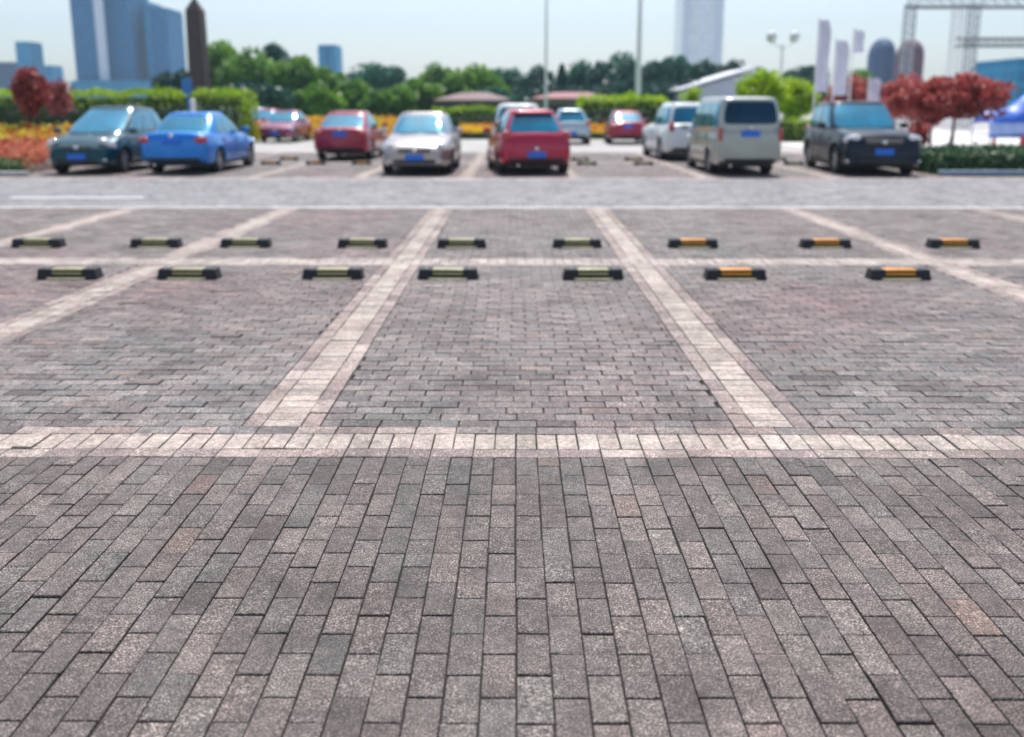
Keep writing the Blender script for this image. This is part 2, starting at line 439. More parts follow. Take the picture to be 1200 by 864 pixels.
def car(P, name, body_mat, glass=M_glass, lower=None):
    root = empty(name)
    L, W = P['L'], P['W']; h = L/2; hw = W/2
    yf, yr = P['axf'], P['axr']; r = P.get('r', .31)
    # body loft
    ys = set(np.linspace(-h, h, 30).tolist())
    for yw in (yf, yr):
        for k in range(-8, 9): ys.add(yw + (r+.07)*math.sin(k/8*math.pi/2))
    for e in (.015, .05, .1): ys.add(h-e); ys.add(-h+e)
    ys = sorted(y for y in ys if -h <= y <= h)
    def zb(y):
        z = interp([(-h, P.get('zr', .36)), (-h+.25, .27), (-h+.6, .2), (h-.6, .19), (h-.2, .22), (h, .28)], y)
        for yw in (yf, yr):
            q = (r+.07)**2-(y-yw)**2
            if q > 0: z = max(z, r+math.sqrt(q)) if abs(y-yw) < r+.069 else z
        return z
    secs = [(0,0),(.80,0),(.93,.02),(.985,.12),(1.0,.42),(.99,.62),(.965,.80),(.925,.93),(.84,.985),(.55,1.0),(0,1.0)]
    V, Fc = [], []
    ns = len(secs); ring = 2*ns-2
    for y in ys:
        w = interp(P['w'], y); zt = interp(P['top'], y); b0 = zb(y)
        row = []
        for i, (fx, fz) in enumerate(secs):
            base = interp([(-h,.34),(-h+.3,.25),(h-.3,.22),(h,.27)], y)
            z = base+(zt-base)*fz
            z = max(z, b0) if fz < .75 else z
            if i >= 9: z += .03*(1-fx)
            bulge = 1.0
            for yw in (yf, yr):     # flares
                dd = abs(y-yw)
                if dd < r+.14 and .02 < fz < .7: bulge = 1.012
            row.append((fx*w*bulge, y, z))
        V += row + [(-x, yy, z) for (x, yy, z) in row[-2:0:-1]]
    for k in range(len(ys)-1):
        a, b_ = k*ring, (k+1)*ring
        for j in range(ring):
            n = (j+1) % ring
            Fc.append((a+j, a+n, b_+n, b_+j))
    Fc.append(tuple(range(ring-1, -1, -1))); Fc.append(tuple((len(ys)-1)*ring+j for j in range(ring)))
    me = bpy.data.meshes.new('body'); me.from_pydata(V, [], Fc); me.validate()
    bm = bmesh.new(); bm.from_mesh(me)
    bmesh.ops.remove_doubles(bm, verts=bm.verts, dist=.0005)
    body = bmo('body', bm, body_mat, root, True, 38)
    # dark underside
    box('underbody', (0, 0, .265), (W*.80, L*.86, .13), M_black, root)
    # cabin
    g = P['cab']   # rear base y,z ; rear top y,z ; front top y,z ; front base y,z ; hw base, hw top
    (rby, rbz), (rty, rtz), (fty, ftz), (fby, fbz), wb, wt = g
    # the greenhouse is a rounded surface: plan outlines are superellipses, sides lean in and bulge
    NE = P.get('ne', 5.5)
    def frame(v):
        vb = v
        b_r = rby+(rty-rby)*vb; b_f = fby+(fty-fby)*vb
        a = (wb+(wt-wb)*vb)+.035*math.sin(math.pi*vb)
        return a, (b_f+b_r)/2, (b_f-b_r)/2+.03*math.sin(math.pi*vb)
    def zed(v, y, cy, b): # height follows the bonnet and tail bases
        t = max(0, min(1, (y-cy)/b*.5+.5))
        z0 = rbz+(fbz-rbz)*t-.06; z1 = rtz+(ftz-rtz)*t
        return z0+(z1-z0)*v
    def surf(kind, sg, t, v):
        a, cy, b = frame(v)
        if kind == 'end': x = t*a; y = cy+sg*b*max(0, 1-abs(t)**NE)**(1/NE)
        else: y = cy+t*b; x = sg*a*max(0, 1-abs(t)**NE)**(1/NE)
        return Vector((x, y, zed(v, y, cy, b)))
    NA, NV = 72, 10
    V, Fc = [], []
    def ringpt(k, v, sh=1.0, up=0.0):
        th = 2*math.pi*k/NA; c, s_ = math.cos(th), math.sin(th)
        m = (abs(c)**NE+abs(s_)**NE)**(-1/NE)
        a, cy, b = frame(v)
        x, y = a*c*m*sh, cy+b*s_*m*sh
        return (x, y, zed(v, y, cy, b)+up)
    rings = [(v/NV, 1.0, 0.0) for v in range(NV+1)]
    rings += [(1.0, .985, .018), (1.0, .95, .032), (1.0, .88, .044), (1.0, .70, .058), (1.0, .4, .066)]
    for (v, sh, up) in rings: V += [ringpt(k, v, sh, up) for k in range(NA)]
    for q in range(len(rings)-1):
        for k in range(NA):
            n_ = (k+1) % NA; Fc.append((q*NA+k, q*NA+n_, (q+1)*NA+n_, (q+1)*NA+k))
    Fc.append(tuple((len(rings)-1)*NA+k for k in range(NA))); Fc.append(tuple(range(NA-1, -1, -1)))
    mk('cabin', V, Fc, body_mat, root, True, 60)
    def pane(nm, kind, sg, t0, t1, v0, v1, mat, off=.007):
        N, K = 14, 6; vs, fs = [], []
        for back in (0, 1):
            for j in range(K+1):
                for i_ in range(N+1):
                    fu, fv = i_/N*2-1, j/K*2-1
                    fu *= 1-.05*abs(fv)**8                       # rounded corners
                    fv2 = fv*(1-.07*abs(i_/N*2-1)**8)
                    t = t0+(t1-t0)*(fu*.5+.5); v = v0+(v1-v0)*(fv2*.5+.5)
                    p = surf(kind, sg, t, v); e = 1e-3
                    n = (surf(kind, sg, t+e, v)-p).cross(surf(kind, sg, t, v+e)-p).normalized()
                    out_ = Vector((p.x*.4, p.y-frame(v)[1], .2)) if kind == 'end' else Vector((sg, 0, .2))
                    if n.dot(out_) < 0: n = -n
                    vs.append(p+n*(off-(.016 if back else 0)))
        q = (N+1)*(K+1)
        for j in range(K):
            for i_ in range(N): a_ = j*(N+1)+i_; fs.append((a_, a_+1, a_+N+2, a_+N+1))
        per = list(range(N+1))+[j*(N+1)+N for j in range(1, K+1)]+[K*(N+1)+i_ for i_ in range(N-1, -1, -1)]+[j*(N+1) for j in range(K-1, 0, -1)]
        for k in range(len(per)): a_, b2 = per[k], per[(k+1) % len(per)]; fs.append((a_, b2, b2+q, a_+q))
        bm = bmesh.new(); me_ = bpy.data.meshes.new('p'); me_.from_pydata([tuple(v) for v in vs], [], fs); bm.from_mesh(me_); bpy.data.meshes.remove(me_)
        bmesh.ops.delete(bm, geom=[v for v in bm.verts if not v.link_faces], context='VERTS')
        return bmo(nm, bm, mat, root, True, 40)
    vlo = P.get('vlo', .16)
    # windshield: viewed from the front, a = car's right
    pane('windshield', 'end', 1, -.86, .86, vlo, .93, glass)
    pane('rear_window', 'end', -1, -.82, .82, P.get('rlo', vlo+.02), P.get('rhi', .90), P.get('rg', glass))
    for (u0, u1) in P['win']:
        for sg in (-1, 1): pane('side_window', 'side', sg, -.93+1.86*u0, -.93+1.86*u1, vlo, .90, glass)
    # door seams and handles, mirrors
    for s in (-1, 1):
        zt = interp(P['top'], 0)
        for y in P['doors']:
            w = interp(P['w'], y)
            box('door_seam', (s*w*.993, y, .28+(zt-.28)*.5), (.012, .008, (zt-.28)*.72), M_black, root)
        for y in P['hand']:
            w = interp(P['w'], y)
            box('door_handle', (s*(w*.985+.008), y, zt-.13), (.03, .17, .028), body_mat, root, .008)
        box('mirror', (s*(wb+.16), fby-.42, fbz+.09), (.20, .09, .13), body_mat if not P.get('dm') else M_black, root, .03, 2)
        box('sill', (s*hw*.955, (yf+yr)/2, .225), (.05, yf-yr-2*r-.2, .07), M_black if lower is None else lower, root, .015)
    # wheels
    for y in (yf, yr):
        for s in (-1, 1): wheel(s*(hw-.125), y, r, .2, root, s)
    # ---- front end
    zh = P['zh']; yh = P['yh']
    for s in (-1, 1):
        rot = Matrix.Rotation(s*-.55, 4, 'Z') @ Matrix.Rotation(s*P.get('hla', .2), 4, 'Y') @ Matrix.Rotation(-.35, 4, 'X')
        blob('headlight', (s*P.get('hx', .66)*hw/.86, yh, zh), P.get('hs', (.19,.075,.085)), M_lamp, root, rot)
        wf = interp(P['w'], h-.03)
        blob('fog_light', (s*(wf-.03), h-.035, .36), (.06,.04,.04), M_lamp, root)
    yg = h-.02
    box('grille', (0, yg-.005, P.get('zg', .60)), P.get('gs', (.78, .06, .12)), M_black, root, .02)
    bm = bmesh.new()
    addbox(bm, (0, yg+.026, P.get('zg', .60)+.045), (P.get('gs', (.78,))[0]*.96, .012, .014), .003, 1)
    addbox(bm, (0, yg+.026, P.get('zg', .60)), (P.get('gs', (.78,))[0]*.90, .012, .010), .003, 1)
    bmo('grille_bar', bm, M_chrome, root)
    blob('badge', (0, yg+.035, P.get('zg', .60)+.01), (.07,.012,.05), M_chrome, root)
    box('air_intake', (0, h-.02, .34), (hw*1.15, .06, .10), M_black, root, .02)
    # ---- rear end
    zr = P['zt']; yrr = P['yt']
    for s in (-1, 1):
        if P.get('vt'):   # vertical lamps
            box('tail_light', (s*(hw-.085), -h+.045, zr), (.10, .10, P['vt']), M_red, root, .03, 2)
        else:
            rot = Matrix.Rotation(s*.45, 4, 'Z')
            blob('tail_light', (s*P.get('tx', .68)*hw/.86, yrr, zr), P.get('ts', (.17,.07,.095)), M_red, root, rot)
    box('rear_bumper_trim', (0, -h-.004, .37), (hw*1.5, .05, .09), M_black, root, .02)
    zp = P.get('zp', .80)
    box('number_plate', (0, -h-P.get('pr', .018), zp), (.44, .02, .14), M_plate, root, .004)
    box('number_plate', (0, h+.028, P.get('zpf', .44)), (.44, .02, .14), M_plate, root, .004)
    blob('badge', (0, -h-P.get('pr', .018)+.005, zp+.14), (.06,.012,.045), M_chrome, root)
    for s in (-1,):
        cyl('exhaust_pipe', (s*.45, -h+.3, .25), (s*.45, -h-.01, .25), .03, M_chrome, root)
    # wipers
    bm = bmesh.new()
    for s in (-.35, .25):
        addbox(bm, (s, fby+.02, fbz+.02), (.5, .015, .015), 0, 1)
    bmo('wiper', bm, M_black, root)
    if P.get('rails'):
        for s in (-1, 1): box('roof_rail', (s*wt*.88, (rty+fty)/2, rtz+.03), (.035, (fty-rty)*.86, .035), P['rails'], root, .01)
    if P.get('spoiler'):
        box('spoiler', (0, rty-.04, rtz-.02), (wt*1.75, .22, .035), body_mat, root, .014)
    cyl('antenna', (0, rty+.18, rtz-.01), (0, rty+.02, rtz+.16), .005, M_black, root, n=6)
    return root
def wprof(L, hw, nf=.70, nr=.82):
    h = L/2
    return [(-h, hw*nr*.90),(-h+.04, hw*(nr+.01)),(-h+.12, hw*.93),(-h+.3, hw*.965),(-h+.6, hw*.99),(-.6, hw),(h-1.1, hw*.99),(h-.55, hw*.955),(h-.25, hw*.88),(h-.08, hw*(nf+.06)),(h, hw*nf)]
SEDAN = dict(L=4.45, W=1.76, axf=1.36, axr=-1.28, r=.315, w=wprof(4.45, .88),
  top=[(-2.225,.80),(-2.2,.93),(-2.12,1.0),(-1.7,1.02),(-.5,.97),(.8,.93),(1.0,.95),(1.6,.86),(2.0,.76),(2.15,.68),(2.225,.60)],
  cab=((-1.72,1.0),(-.92,1.43),(.10,1.45),(1.02,.95),.80,.59), win=[(.10,.36),(.39,.66),(.69,.90)],
  doors=[1.0,.0,-.98], hand=[.15,-.82], zh=.69, yh=2.02, zt=.84, yt=-2.16, zp=.80, spoiler=False)
HATCH = dict(L=3.95, W=1.80, axf=1.28, axr=-1.20, r=.30, w=wprof(3.95, .90, .74, .86),
  top=[(-1.975,.70),(-1.93,.90),(-1.85,1.0),(-1.2,1.0),(0,.95),(.8,.93),(1.1,.93),(1.5,.84),(1.8,.74),(1.975,.62)],
  cab=((-1.85,.98),(-1.30,1.50),(.05,1.54),(1.15,.93),.79,.55), win=[(.08,.28),(.32,.62),(.66,.92)],
  doors=[.95,-.05,-.9], hand=[.1,-.78], zh=.70, yh=1.76, zt=.94, yt=-1.86, ts=(.14,.09,.13), tx=.70, zp=.50, spoiler=True, pr=.03)
MPV = dict(L=4.3, W=1.76, axf=1.38, axr=-1.30, r=.315, w=wprof(4.3, .88, .74, .84),
  top=[(-2.15,.72),(-2.1,.95),(-2.0,1.04),(-1,1.02),(.6,.99),(1.1,.98),(1.5,.92),(1.9,.80),(2.15,.64)],
  cab=((-2.0,1.0),(-1.55,1.56),(.0,1.60),(1.45,.95),.80,.60), win=[(.07,.30),(.33,.62),(.65,.90)],
  doors=[1.05,.0,-1.0], hand=[.15,-.85], zh=.76, yh=1.93, hs=(.24,.08,.10), hla=.45, zt=1.0, yt=-2.05, zp=.8, zg=.66, gs=(.7,.06,.09))
SUV = dict(L=4.55, W=1.90, axf=1.42, axr=-1.30, r=.36, w=wprof(4.55, .95, .86, .90),
  top=[(-2.275,.80),(-2.24,1.05),(-2.15,1.13),(-1,1.11),(.5,1.09),(.85,1.09),(1.6,1.06),(2.05,1.0),(2.2,.92),(2.275,.80)],
  cab=((-2.12,1.09),(-1.82,1.69),(-.05,1.73),(.82,1.08),.86,.70), win=[(.05,.28),(.31,.62),(.65,.93)],
  doors=[.95,-.05,-1.0], hand=[.1,-.85], zh=.88, yh=2.14, hs=(.22,.08,.10), zt=1.0, yt=-2.18, ts=(.12,.09,.15), zp=.85, zg=.80, gs=(.90,.06,.22), zpf=.58, dm=True, rails=M_chrome, vlo=.14)
VAN = dict(L=4.2, W=1.60, axf=1.45, axr=-1.10, r=.30, w=wprof(4.2, .80, .84, .93),
  top=[(-2.1,.95),(-2.07,1.10),(-1,1.12),(1.2,1.08),(1.6,1.0),(1.9,.92),(2.1,.75)],
  cab=((-2.07,1.10),(-1.93,1.80),(.75,1.84),(1.75,1.0),.775,.67), win=[(.03,.30),(.34,.62),(.66,.93)],
  doors=[1.25,.35,-.85], hand=[.5,-.7], zh=.82, yh=1.93, zt=.98, yt=-2.05, vt=.30, zp=1.0, rg=M_dglass, rlo=.24, rhi=.93, cb=.06, vlo=.18, pr=.02, ne=9)
import copy
def var(base, **k):
    d = copy.copy(base); d.update(k); return d
def place(c, P, px, py, facing, yaw=0):
    """px,py: foot of the bumper nearest the camera. facing 'to' or 'away'."""
    X, D = gx(px, py), gd(py)
    a = R(yaw) + (math.pi if facing == 'to' else 0)
    # centre lies half a length behind the near bumper
    d = Vector((-math.sin(R(yaw)), math.cos(R(yaw)), 0))
    c.location = Vector((X, D, 0)) + d*P['L']/2
    c.rotation_euler = (0, 0, a)
M_teal = paint('dark_teal_paint', (.004,.060,.085), .3)
M_blue = paint('blue_paint', (.0,.20,.66), .3)
M_redp = paint('crimson_paint', (.42,.004,.045), .1)
M_red2 = paint('maroon_paint', (.32,.006,.04), .15)
M_pink = paint('wine_paint', (.24,.03,.10), .3)
M_champ = paint('champagne_silver_paint', (.42,.38,.38), .65)
M_wht = paint('white_paint', (.72,.76,.76), .0)
M_slv = paint('pale_silver_paint', (.42,.52,.56), .5)
M_van = paint('grey_silver_paint', (.36,.38,.35), .55)
M_dk = paint('black_blue_paint', (.003,.010,.026), .1, .35, .3, .25)
CARS = [
 (MPV, 'parked_minivan', M_teal, None, 91, 205.5, 'to', 1, 'dark teal compact minivan parked facing us at the far left beside flowers', 'minivan'),
 (SEDAN, 'parked_sedan', M_blue, None, 203, 205.5, 'away', 0, 'bright blue sedan seen from behind with its right side showing', 'car'),
 (SEDAN, 'parked_sedan', M_pink, None, 322, 167.5, 'to', 0, 'small wine coloured sedan facing us in the rear row behind the blue sedan', 'car'),
 (var(SEDAN, L=4.4, cab=((-2.0,.98),(-.95,1.44),(.05,1.46),(1.02,.95),.81,.60), zp=.82), 'parked_hatchback', M_red2, None, 399, 189, 'away', 0, 'small dark red car seen from behind with plate high on its tailgate', 'car'),
 (var(SEDAN, L=4.45), 'parked_sedan', M_champ, None, 486, 206.5, 'to', 0, 'champagne silver sedan parked facing us in the middle of the front row', 'car'),
 (HATCH, 'parked_hatchback', M_redp, None, 629, 206, 'away', 7, 'crimson hatchback seen from behind with dark rear window, centre of the front row', 'car'),
 (var(SUV), 'parked_suv', M_wht, None, 607, 181, 'away', 0, 'white SUV mostly hidden behind the crimson hatchback, only its roof showing', 'car'),
 (HATCH, 'parked_hatchback', M_slv, None, 670, 169.5, 'away', 0, 'pale blue silver car in the rear row peeping out right of the crimson hatchback', 'car'),
 (SEDAN, 'parked_sedan', M_red2, None, 736, 169.5, 'away', -2, 'maroon sedan seen from behind alone in the rear row beyond the open bay', 'car'),
 (var(SUV, ts=(.10,.09,.22)), 'parked_suv', M_wht, None, 815, 189.5, 'away', 2, 'white SUV half hidden behind the left flank of the silver van', 'car'),
 (VAN, 'parked_van', M_van, M_glass, 877, 206.5, 'away', 0, 'tall grey silver van seen from behind with wide dark rear window', 'van'),
 (SUV, 'parked_suv', M_dk, None, 1033, 207, 'to', -5, 'black SUV parked facing us at the right end of the front row', 'car'),
 (MPV, 'parked_minivan', M_slv, None, 287, 158, 'to', 0, 'tiny far grey car beyond the blue sedan roof at left', 'car'),
 (HATCH, 'parked_hatchback', M_redp, None, 302, 160, 'to', 0, 'tiny far red car beside the far grey car at left', 'car'),
]
for P, nm, bm_, gl, px, py, fc, yaw, lab, cat in CARS:
    c = car(P, nm, bm_, gl or M_glass)
    place(c, P, px, py, fc, yaw)
    tag(c, lab, cat, 'vehicles parked in the bays beyond the brick road')
# ---------------------------------------------------------------- plants
def leaf_mesh(name, pts, size, seed=0, flat=.0):
    g = np.random.default_rng(seed); n = len(pts)
    a = g.normal(size=(n,3)); a /= np.linalg.norm(a, axis=1)[:,None]
    t = g.normal(size=(n,3)); b_ = np.cross(a, t); b_ /= np.linalg.norm(b_, axis=1)[:,None]
    a2 = np.cross(b_, a); s = size*g.uniform(.6, 1.35, (n,1))
    P0 = pts - b_*s*.5; P1 = pts + a*s*.32; P2 = pts + b_*s*.6; P3 = pts - a*s*.32
    V = np.stack([P0,P1,P2,P3],1).reshape(-1,3)
    me = bpy.data.meshes.new(name)
    me.vertices.add(4*n); me.vertices.foreach_set('co', V.astype(np.float32).ravel())
    me.loops.add(4*n); me.loops.foreach_set('vertex_index', np.arange(4*n, dtype=np.int32))
    me.polygons.add(n); me.polygons.foreach_set('loop_start', np.arange(0, 4*n, 4, dtype=np.int32))
    me.polygons.foreach_set('loop_total', np.full(n, 4, dtype=np.int32))
    me.update(calc_edges=True); return me
def crown_pts(n, rx, rz, cz, seed, clumps=26, shape='round'):
    g = np.random.default_rng(seed)
    c = g.normal(size=(clumps,3)); c /= np.linalg.norm(c, axis=1)[:,None]
    c *= (g.uniform(.25, 1, (clumps,1)))**.5
    if shape == 'flat': c[:,2] = np.abs(c[:,2])*.8-.1
    rad = g.uniform(.20, .42, clumps)
    if shape == 'cone':
        u = g.uniform(0, 1, clumps); ang = g.uniform(0, 6.28, clumps); rr = (1-u)*.85*g.uniform(.3,1,clumps)
        c = np.stack([np.cos(ang)*rr, np.sin(ang)*rr, u*2-1], 1); rad = .12+.28*(1-u)
    k = g.integers(0, clumps, n)
    d = g.normal(size=(n,3)); d /= np.linalg.norm(d, axis=1)[:,None]; d *= g.uniform(.15, 1, (n,1))**.45
    p = c[k]*np.array([.72,.72,.72]) + d*rad[k][:,None]
    p = p*np.array([rx, rx, rz]); p[:,2] += cz
    return p
M_bark = simple('bark', (.10,.075,.055), .9, 0, .35, 8, 0, .3, .4)
M_darkbark = simple('dark_bark', (.045,.035,.032), .9, 0, .35, 8, 0, .3, .4)
crown_cache = {}
def tree(name, label, loc, height, rad, mat, seed, trunk=.35, shape='round', n=5200, leaf=.32, group=None, bark=None, cat='tree', rz=0):
    root = empty(name, loc, rz)
    th = height*trunk
    cz = (th*.8+height)/2; ch = (height-th*.8)/2
    me = leaf_mesh('crown', crown_pts(n, rad, ch, cz, seed, 34, shape), leaf, seed)
    me.materials.append(mat)
    o = bpy.data.objects.new('crown', me); COL.objects.link(o); o.parent = root
    bm = bmesh.new(); g = random.Random(seed)
    r0 = max(.05, height*.022)
    addcyl(bm, (0,0,-.05), (0,0,th), r0, r0*.75, 9)
    addcyl(bm, (0,0,th*.98), (g.uniform(-.1,.1)*rad, g.uniform(-.1,.1)*rad, cz+ch*.5), r0*.74, r0*.2, 8)
    for k in range(6):
        a = k*1.05+g.uniform(-.3,.3); z0 = th*g.uniform(.85, 1.15)
        addcyl(bm, (0,0,z0), (math.cos(a)*rad*.6, math.sin(a)*rad*.6, z0+(height-z0)*g.uniform(.35,.6)), r0*.5, r0*.13, 6)
    bmo('trunk', bm, bark or M_bark, root, True, 60)
    return tag(root, label, cat, group)
L_mid = leafmat('mid_green_leaves', (.06,.16,.03), (.20,.38,.05), .4, .35)
L_light = leafmat('light_green_leaves', (.09,.24,.02), (.26,.44,.04), .35, .35)
L_dark = leafmat('dark_green_leaves', (.016,.080,.070), (.04,.14,.09), .15, .3)
L_teal = leafmat('blue_green_leaves', (.015,.12,.085), (.05,.22,.13), .2, .3)
L_lime = leafmat('lime_leaves', (.24,.42,.006), (.46,.62,.012), .45, .8)
L_redl = leafmat('red_leaves', (.34,.055,.055), (.58,.15,.13), .35, 1.2)
L_rdk = leafmat('dark_red_leaves', (.20,.035,.04), (.44,.09,.09), .25, 1.2)
# far tree line (each tree its own)
TREES = [
 # px centre, D, top py, half-width px, material, shape, kind, label
 (205, 95, 78, 24, L_dark, 'round', 'dark low tree at the left foot of the stone obelisk'),
 (263, 100, 40, 34, L_light, 'round', 'tall bright green round tree just right of the stone obelisk'),
 (300, 96, 52, 38, L_mid, 'round', 'mid green tree right of the tallest round tree at left'),
 (328, 104, 46, 26, L_dark, 'round', 'tall dark tree at the right end of the left tree clump'),
 (295, 80, 92, 46, L_dark, 'round', 'broad dark shaded tree low in front of the left clump'),
 (352, 90, 64, 30, L_mid, 'round', 'green tree stepping down right of the left clump'),
 (385, 100, 76, 24, L_mid, 'round', 'green tree below the small distant blue building'),
 (372, 84, 96, 26, L_light, 'round', 'small light green tree right of the left clump'),
 (445, 135, 66, 34, L_teal, 'round', 'hazy blue green tree mass behind the champagne sedan'),
 (415, 92, 92, 24, L_light, 'round', 'low light green tree above the small dark red car'),
 (455, 86, 98, 30, L_mid, 'round', 'low mid green tree over the roof of the champagne sedan'),
 (490, 90, 90, 26, L_light, 'round', 'light green tree behind the right half of the champagne sedan'),
 (512, 120, 72, 24, L_mid, 'round', 'hazy green tree left of the bright young tree at centre'),
 (555, 105, 74, 34, L_light, 'round', 'bright yellowish green young tree near the centre'),
 (530, 92, 88, 20, L_mid, 'round', 'small green tree left below the bright centre tree'),
 (600, 130, 74, 28, L_teal, 'round', 'blue green tree above the crimson hatchback'),
 (630, 126, 76, 22, L_dark, 'round', 'dark hazy tree above the crimson hatchback roof, right side'),
 (658, 118, 70, 16, L_dark, 'cone', 'narrow dark conifer, leftmost of the conifer row'),
 (682, 122, 70, 20, L_teal, 'round', 'blue green tree among the dark conifers'),
 (704, 118, 68, 20, L_dark, 'round', 'dark tree left of the tall slim lamp mast'),
 (733, 125, 56, 24, L_teal, 'round', 'highest blue green tree beside the right lamp mast'),
 (722, 112, 82, 22, L_dark, 'round', 'lower dark tree in front of the highest blue green one'),
 (768, 116, 64, 22, L_dark, 'round', 'dark tree right of the right lamp mast'),
 (790, 128, 56, 20, L_teal, 'round', 'hazy green tree at the left foot of the pale tower'),
 (824, 122, 62, 24, L_dark, 'round', 'dark tree at the foot of the pale tower'),
 (856, 135, 68, 28, L_dark, 'round', 'dark distant tree behind the pale sloping roof'),
 (935, 120, 74, 30, L_dark, 'round', 'dark tree behind the lamp with two round heads'),
 (1000, 110, 80, 26, L_mid, 'round', 'green tree between white banners and red trees'),
 (640, 100, 96, 34, L_dark, 'round', 'low dark shrubby tree above the far pink roofs, left'),
 (575, 100, 98, 30, L_teal, 'round', 'low blue green tree by the grey roofed pavilion'),
 (690, 100, 94, 34, L_dark, 'round', 'low dark tree behind the pink roof, middle'),
 (750, 100, 92, 34, L_dark, 'round', 'low dark tree behind the clipped lime hedge'),
 (800, 100, 90, 30, L_dark, 'round', 'low dark tree left of the pale sloping roof'),
]
for i, (px, D, ty, wpx, mt, shp, lab) in enumerate(TREES):
    z = zat(D, ty); X = xat(px, D); s = 1058/(D+.46)
    tree('broadleaf_tree' if shp == 'round' else 'conifer_tree', lab, (X, D, -.01), z, wpx/s*1.32, mt, 100+i, .12 if shp == 'round' else .08, shp, 6500, .50, 'trees beyond the parking lot')
# near trees
def ptree(name, lab, px, D, ty, wpx, mat, seed, **k):
    s = 1058/(D+.46)
    return tree(name, lab, (xat(px, D), D, -.01), zat(D, ty), wpx/s*1.1, mat, seed, **k)
ptree('maple_tree', 'red leaved maple with dark trunk standing in the flower bed at far left', 34, 30, 70, 23, L_rdk, 1, trunk=.5, n=2200, leaf=.16, bark=M_darkbark)
ptree('maple_tree', 'small thin dark red tree just right of the far left maple', 70, 36, 88, 16, L_rdk, 2, trunk=.5, n=900, leaf=.16, bark=M_darkbark)
ptree('young_tree', 'lime green bushy tree left one of the pair behind the silver van', 893, 46, 72, 30, L_lime, 3, trunk=.25, n=5000, leaf=.2)
ptree('young_tree', 'lime green bushy tree right one of the pair between van and white banners', 930, 50, 88, 26, L_lime, 4, trunk=.25, n=4000, leaf=.2)
ptree('young_tree', 'small round lime shrub tree above the white SUV', 812, 52, 98, 18, L_lime, 5, trunk=.2, n=2200, leaf=.18)
ptree('plum_tree', 'flat topped red leaved tree with grey trunk over the low green hedge at right', 1118, 27.5, 80, 56, L_redl, 6, trunk=.50, n=6500, leaf=.15, shape='round', bark=simple('grey_bark', (.28,.25,.24), .9, 0, .2, 8))
ptree('plum_tree', 'red leaved tree left of the flat topped one, above the black SUV bonnet', 1068, 36, 80, 34, L_redl, 7, trunk=.4, n=3600, leaf=.17, bark=M_darkbark)
ptree('plum_tree', 'dark red tree between the black SUV roof and the flat topped tree', 1092, 33, 90, 26, L_rdk, 12, trunk=.4, n=2600, leaf=.16, bark=M_darkbark)
ptree('plum_tree', 'low red leaved tree behind the white banners over the black SUV roof', 990, 48, 84, 26, L_redl, 8, trunk=.35, n=3000, leaf=.2, bark=M_darkbark)
ptree('plum_tree', 'dark red leaved tree behind the blue grey round topped tower foot', 1030, 46, 96, 26, L_rdk, 9, trunk=.35, n=3000, leaf=.2, bark=M_darkbark)
ptree('plum_tree', 'small red shrub tree at the right front corner of the black SUV', 1078, 31, 140, 14, L_redl, 10, trunk=.3, n=900, leaf=.12, bark=M_darkbark)
# hedges
def hedge(name, label, x0, x1, y0, y1, z0, z1, mat, inner, seed, leaf=.10, dens=120, cat='hedge', group=None, rnd=.3):
    g = np.random.default_rng(seed)
    w, d, hh = x1-x0, y1-y0, z1-z0
    root = empty(name, ((x0+x1)/2, (y0+y1)/2, z0))
    pts = []
    for face, area in (('t', w*d), ('f', w*hh), ('b', w*hh*.3), ('l', d*hh), ('r', d*hh)):
        n = int(area*dens)
        u, v = g.uniform(-.5, .5, n), g.uniform(0, 1, n); j = g.normal(0, .05, n)
        if face == 't': p = np.stack([u*w, (v-.5)*d, hh+j], 1)
        elif face == 'f': p = np.stack([u*w, -d/2+j, v*hh], 1)
        elif face == 'b': p = np.stack([u*w, d/2+j, v*hh], 1)
        elif face == 'l': p = np.stack([-w/2+j, u*d, v*hh], 1)
        else: p = np.stack([w/2+j, u*d, v*hh], 1)
        pts.append(p)
    p = np.concatenate(pts)
    bumpz = np.array([mnoise.noise(Vector((a[0]*.9+seed, a[1]*.9, 0))) for a in p])
    p[:,2] = p[:,2]*(1+.12*bumpz) ; p[:,1] += .12*bumpz
    e = np.maximum(0, np.abs(p[:,0])/(w/2)-.96)
    p[:,2] *= (1-e*2)
    me = leaf_mesh('foliage', p, leaf, seed); me.materials.append(mat)
    o = bpy.data.objects.new('foliage', me); COL.objects.link(o); o.parent = root
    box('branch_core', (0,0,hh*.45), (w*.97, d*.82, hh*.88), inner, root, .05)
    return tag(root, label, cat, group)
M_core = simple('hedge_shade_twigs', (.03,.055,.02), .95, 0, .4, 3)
s40 = 1058/40.46
L_hedge = leafmat('hedge_leaves', (.20,.36,.006), (.36,.52,.012), .45, 1.0)
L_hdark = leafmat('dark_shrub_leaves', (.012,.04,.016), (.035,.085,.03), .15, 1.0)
def bx_(px, D): return xat(px, D)
hedge('clipped_hedge', 'long bright green clipped hedge behind the teal minivan and blue sedan', bx_(-60,41), bx_(283,41), 41, 43.5, 0, zat(41,108), L_hedge, M_core, 1, .12, 130)
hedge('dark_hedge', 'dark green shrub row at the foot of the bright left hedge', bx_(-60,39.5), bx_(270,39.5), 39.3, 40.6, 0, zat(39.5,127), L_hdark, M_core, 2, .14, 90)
hedge('clipped_hedge', 'low green clipped hedge between champagne sedan and crimson hatchback', bx_(505,56), bx_(600,56), 56, 58, 0, zat(56,127), L_hedge, M_core, 3, .16, 60)
hedge('dark_hedge', 'dark lower hedge line behind the red and yellow flowers at centre', bx_(500,54), bx_(800,54), 54, 55, 0, zat(54,138), L_hdark, M_core, 4, .16, 60)
